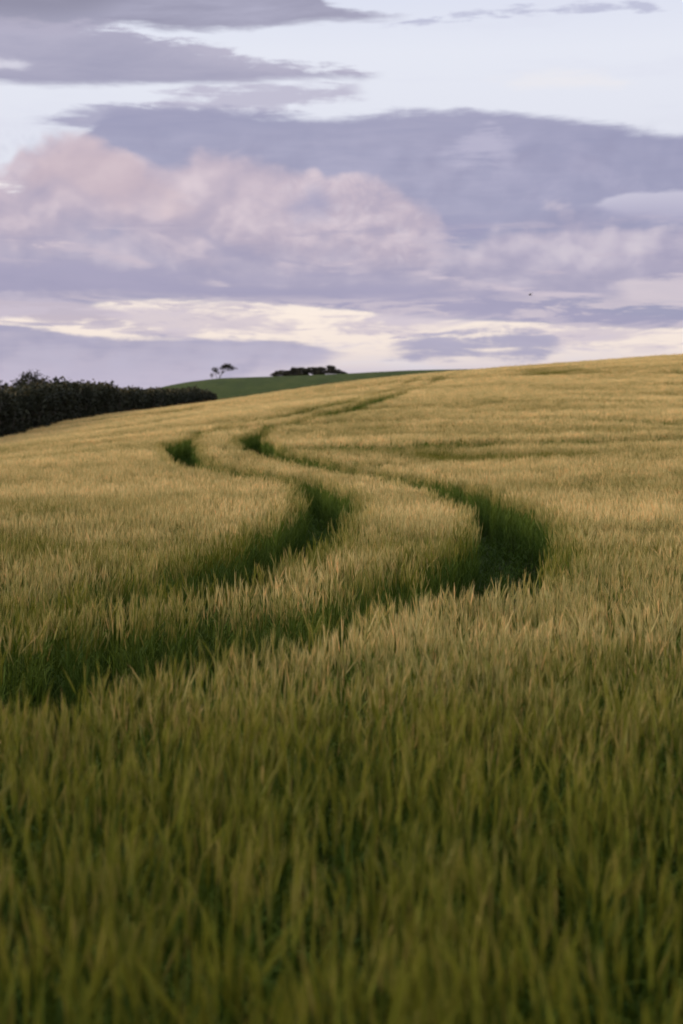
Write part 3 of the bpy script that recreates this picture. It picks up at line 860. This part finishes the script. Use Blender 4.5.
# low bank, left
m_, r_ = shape([(0,324),(50,328),(95,336),(140,338),(200,338),(260,339),(310,344),(350,352)], [(0,396),(100,396),(180,386),(240,376),(310,366),(350,354)], 3.5, 10, 9, 9, N_edg)
C = over(C, m_, g.mix(g.m('MULTIPLY_ADD', st2, .5, g.m('MULTIPLY_ADD', r_, .9, -.25), clamp=True), S(186,177,198), S(161,157,185)), .93)
C = relief(C, m_, 1.6, S(184,178,200), S(154,151,180))
# low cloud, right of centre
m_, r_ = shape([(385,348),(420,338),(455,333),(490,328),(520,326),(545,331),(575,343)], [(385,356),(425,357),(455,358),(490,363),(520,364),(545,358),(575,347)], 5, 6, 20, 17, g.m('ADD', N_edg, g.m('MULTIPLY', N_cum, .8)), N_edg)
C = over(C, g.m('MULTIPLY', m_, g.smooth(g.m('ADD', N_cum, N_st2), -.30, -.02)), g.mix(g.m('MULTIPLY_ADD', r_, .4, g.m('MULTIPLY', fine, .4)), S(160,156,184), S(178,172,195)), .95)
# horizon murk
m_ = g.smooth(EN, 68*PXU, 46*PXU)
C = over(C, m_, S(190,181,202), .55)

hs = g.n('ShaderNodeHueSaturation'); g.lk(C, hs.inputs['Color']); hs.inputs['Saturation'].default_value = .92
C = hs.outputs[0]
# rest of the dome (behind and overhead): broken cloud, brightened beyond the visible sky to light the crop
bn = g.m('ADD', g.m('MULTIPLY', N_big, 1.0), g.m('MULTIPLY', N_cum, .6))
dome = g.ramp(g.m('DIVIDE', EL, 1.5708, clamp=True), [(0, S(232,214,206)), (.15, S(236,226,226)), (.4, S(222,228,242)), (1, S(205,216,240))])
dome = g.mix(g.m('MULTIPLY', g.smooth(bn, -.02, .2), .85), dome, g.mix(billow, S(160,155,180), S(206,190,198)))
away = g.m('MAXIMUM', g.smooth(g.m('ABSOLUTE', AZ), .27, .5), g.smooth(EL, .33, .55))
dome = g.mix(1.0, dome, (1.45, 1.45, 1.45), 'MULTIPLY')  # added brightness outside the frame, lights the barley
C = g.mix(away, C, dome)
below = g.smooth(EL, 0, -.06)
C = g.mix(below, C, (.05, .05, .03))
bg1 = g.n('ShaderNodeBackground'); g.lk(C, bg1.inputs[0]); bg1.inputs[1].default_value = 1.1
sky = g.n('ShaderNodeTexSky', sky_type='NISHITA', sun_disc=False)
sky.sun_elevation = SUN_EL; sky.sun_rotation = SUN_AZ % (2*math.pi)
sky.altitude = 50; sky.dust_density = 1.5
bg2 = g.n('ShaderNodeBackground'); g.lk(sky.outputs[0], bg2.inputs[0]); bg2.inputs[1].default_value = .05
add = g.n('ShaderNodeMixShader')
add.inputs[0].default_value = .05
g.lk(bg1.outputs[0], add.inputs[1]); g.lk(bg2.outputs[0], add.inputs[2])
g.lk(add.outputs[0], out.inputs[0])
w.cycles.sampling_method = 'MANUAL'; w.cycles.sample_map_resolution = 512

sl = bpy.data.lights.new('sun', 'SUN'); sl.energy = 3.0; sl.angle = R(10); sl.color = (1, .89, .76)
so = bpy.data.objects.new('sun', sl); col.objects.link(so)
sd = Vector((math.sin(SUN_AZ)*math.cos(SUN_EL), math.cos(SUN_AZ)*math.cos(SUN_EL), math.sin(SUN_EL)))
so.rotation_euler = sd.to_track_quat('Z', 'Y').to_euler()
so.location = (-20, -20, 30)

# ------------------------------------------------------------------ camera
cam = bpy.data.cameras.new('camera')
cam.sensor_fit = 'VERTICAL'; cam.sensor_height = 36; cam.sensor_width = 24
cam.lens = F/1024*36; cam.shift_y = -(512 - 430)/1024
cam.clip_start = .1; cam.clip_end = 9000
cam.dof.use_dof = True; cam.dof.focus_distance = 10.5; cam.dof.aperture_fstop = 2.7
co = bpy.data.objects.new('camera', cam); col.objects.link(co)
co.location = (0, 0, EYE + gz(0, 0)); co.rotation_euler = (R(90), 0, 0)
scene.camera = co
scene.render.resolution_x, scene.render.resolution_y = 683, 1024
scene.view_settings.view_transform = 'Standard'; scene.view_settings.look = 'None'
scene.view_settings.exposure = 0; scene.view_settings.gamma = 1
scene.cycles.max_bounces = 5; scene.cycles.diffuse_bounces = 2; scene.cycles.transmission_bounces = 3
scene.cycles.use_adaptive_sampling = True; scene.cycles.adaptive_threshold = .02
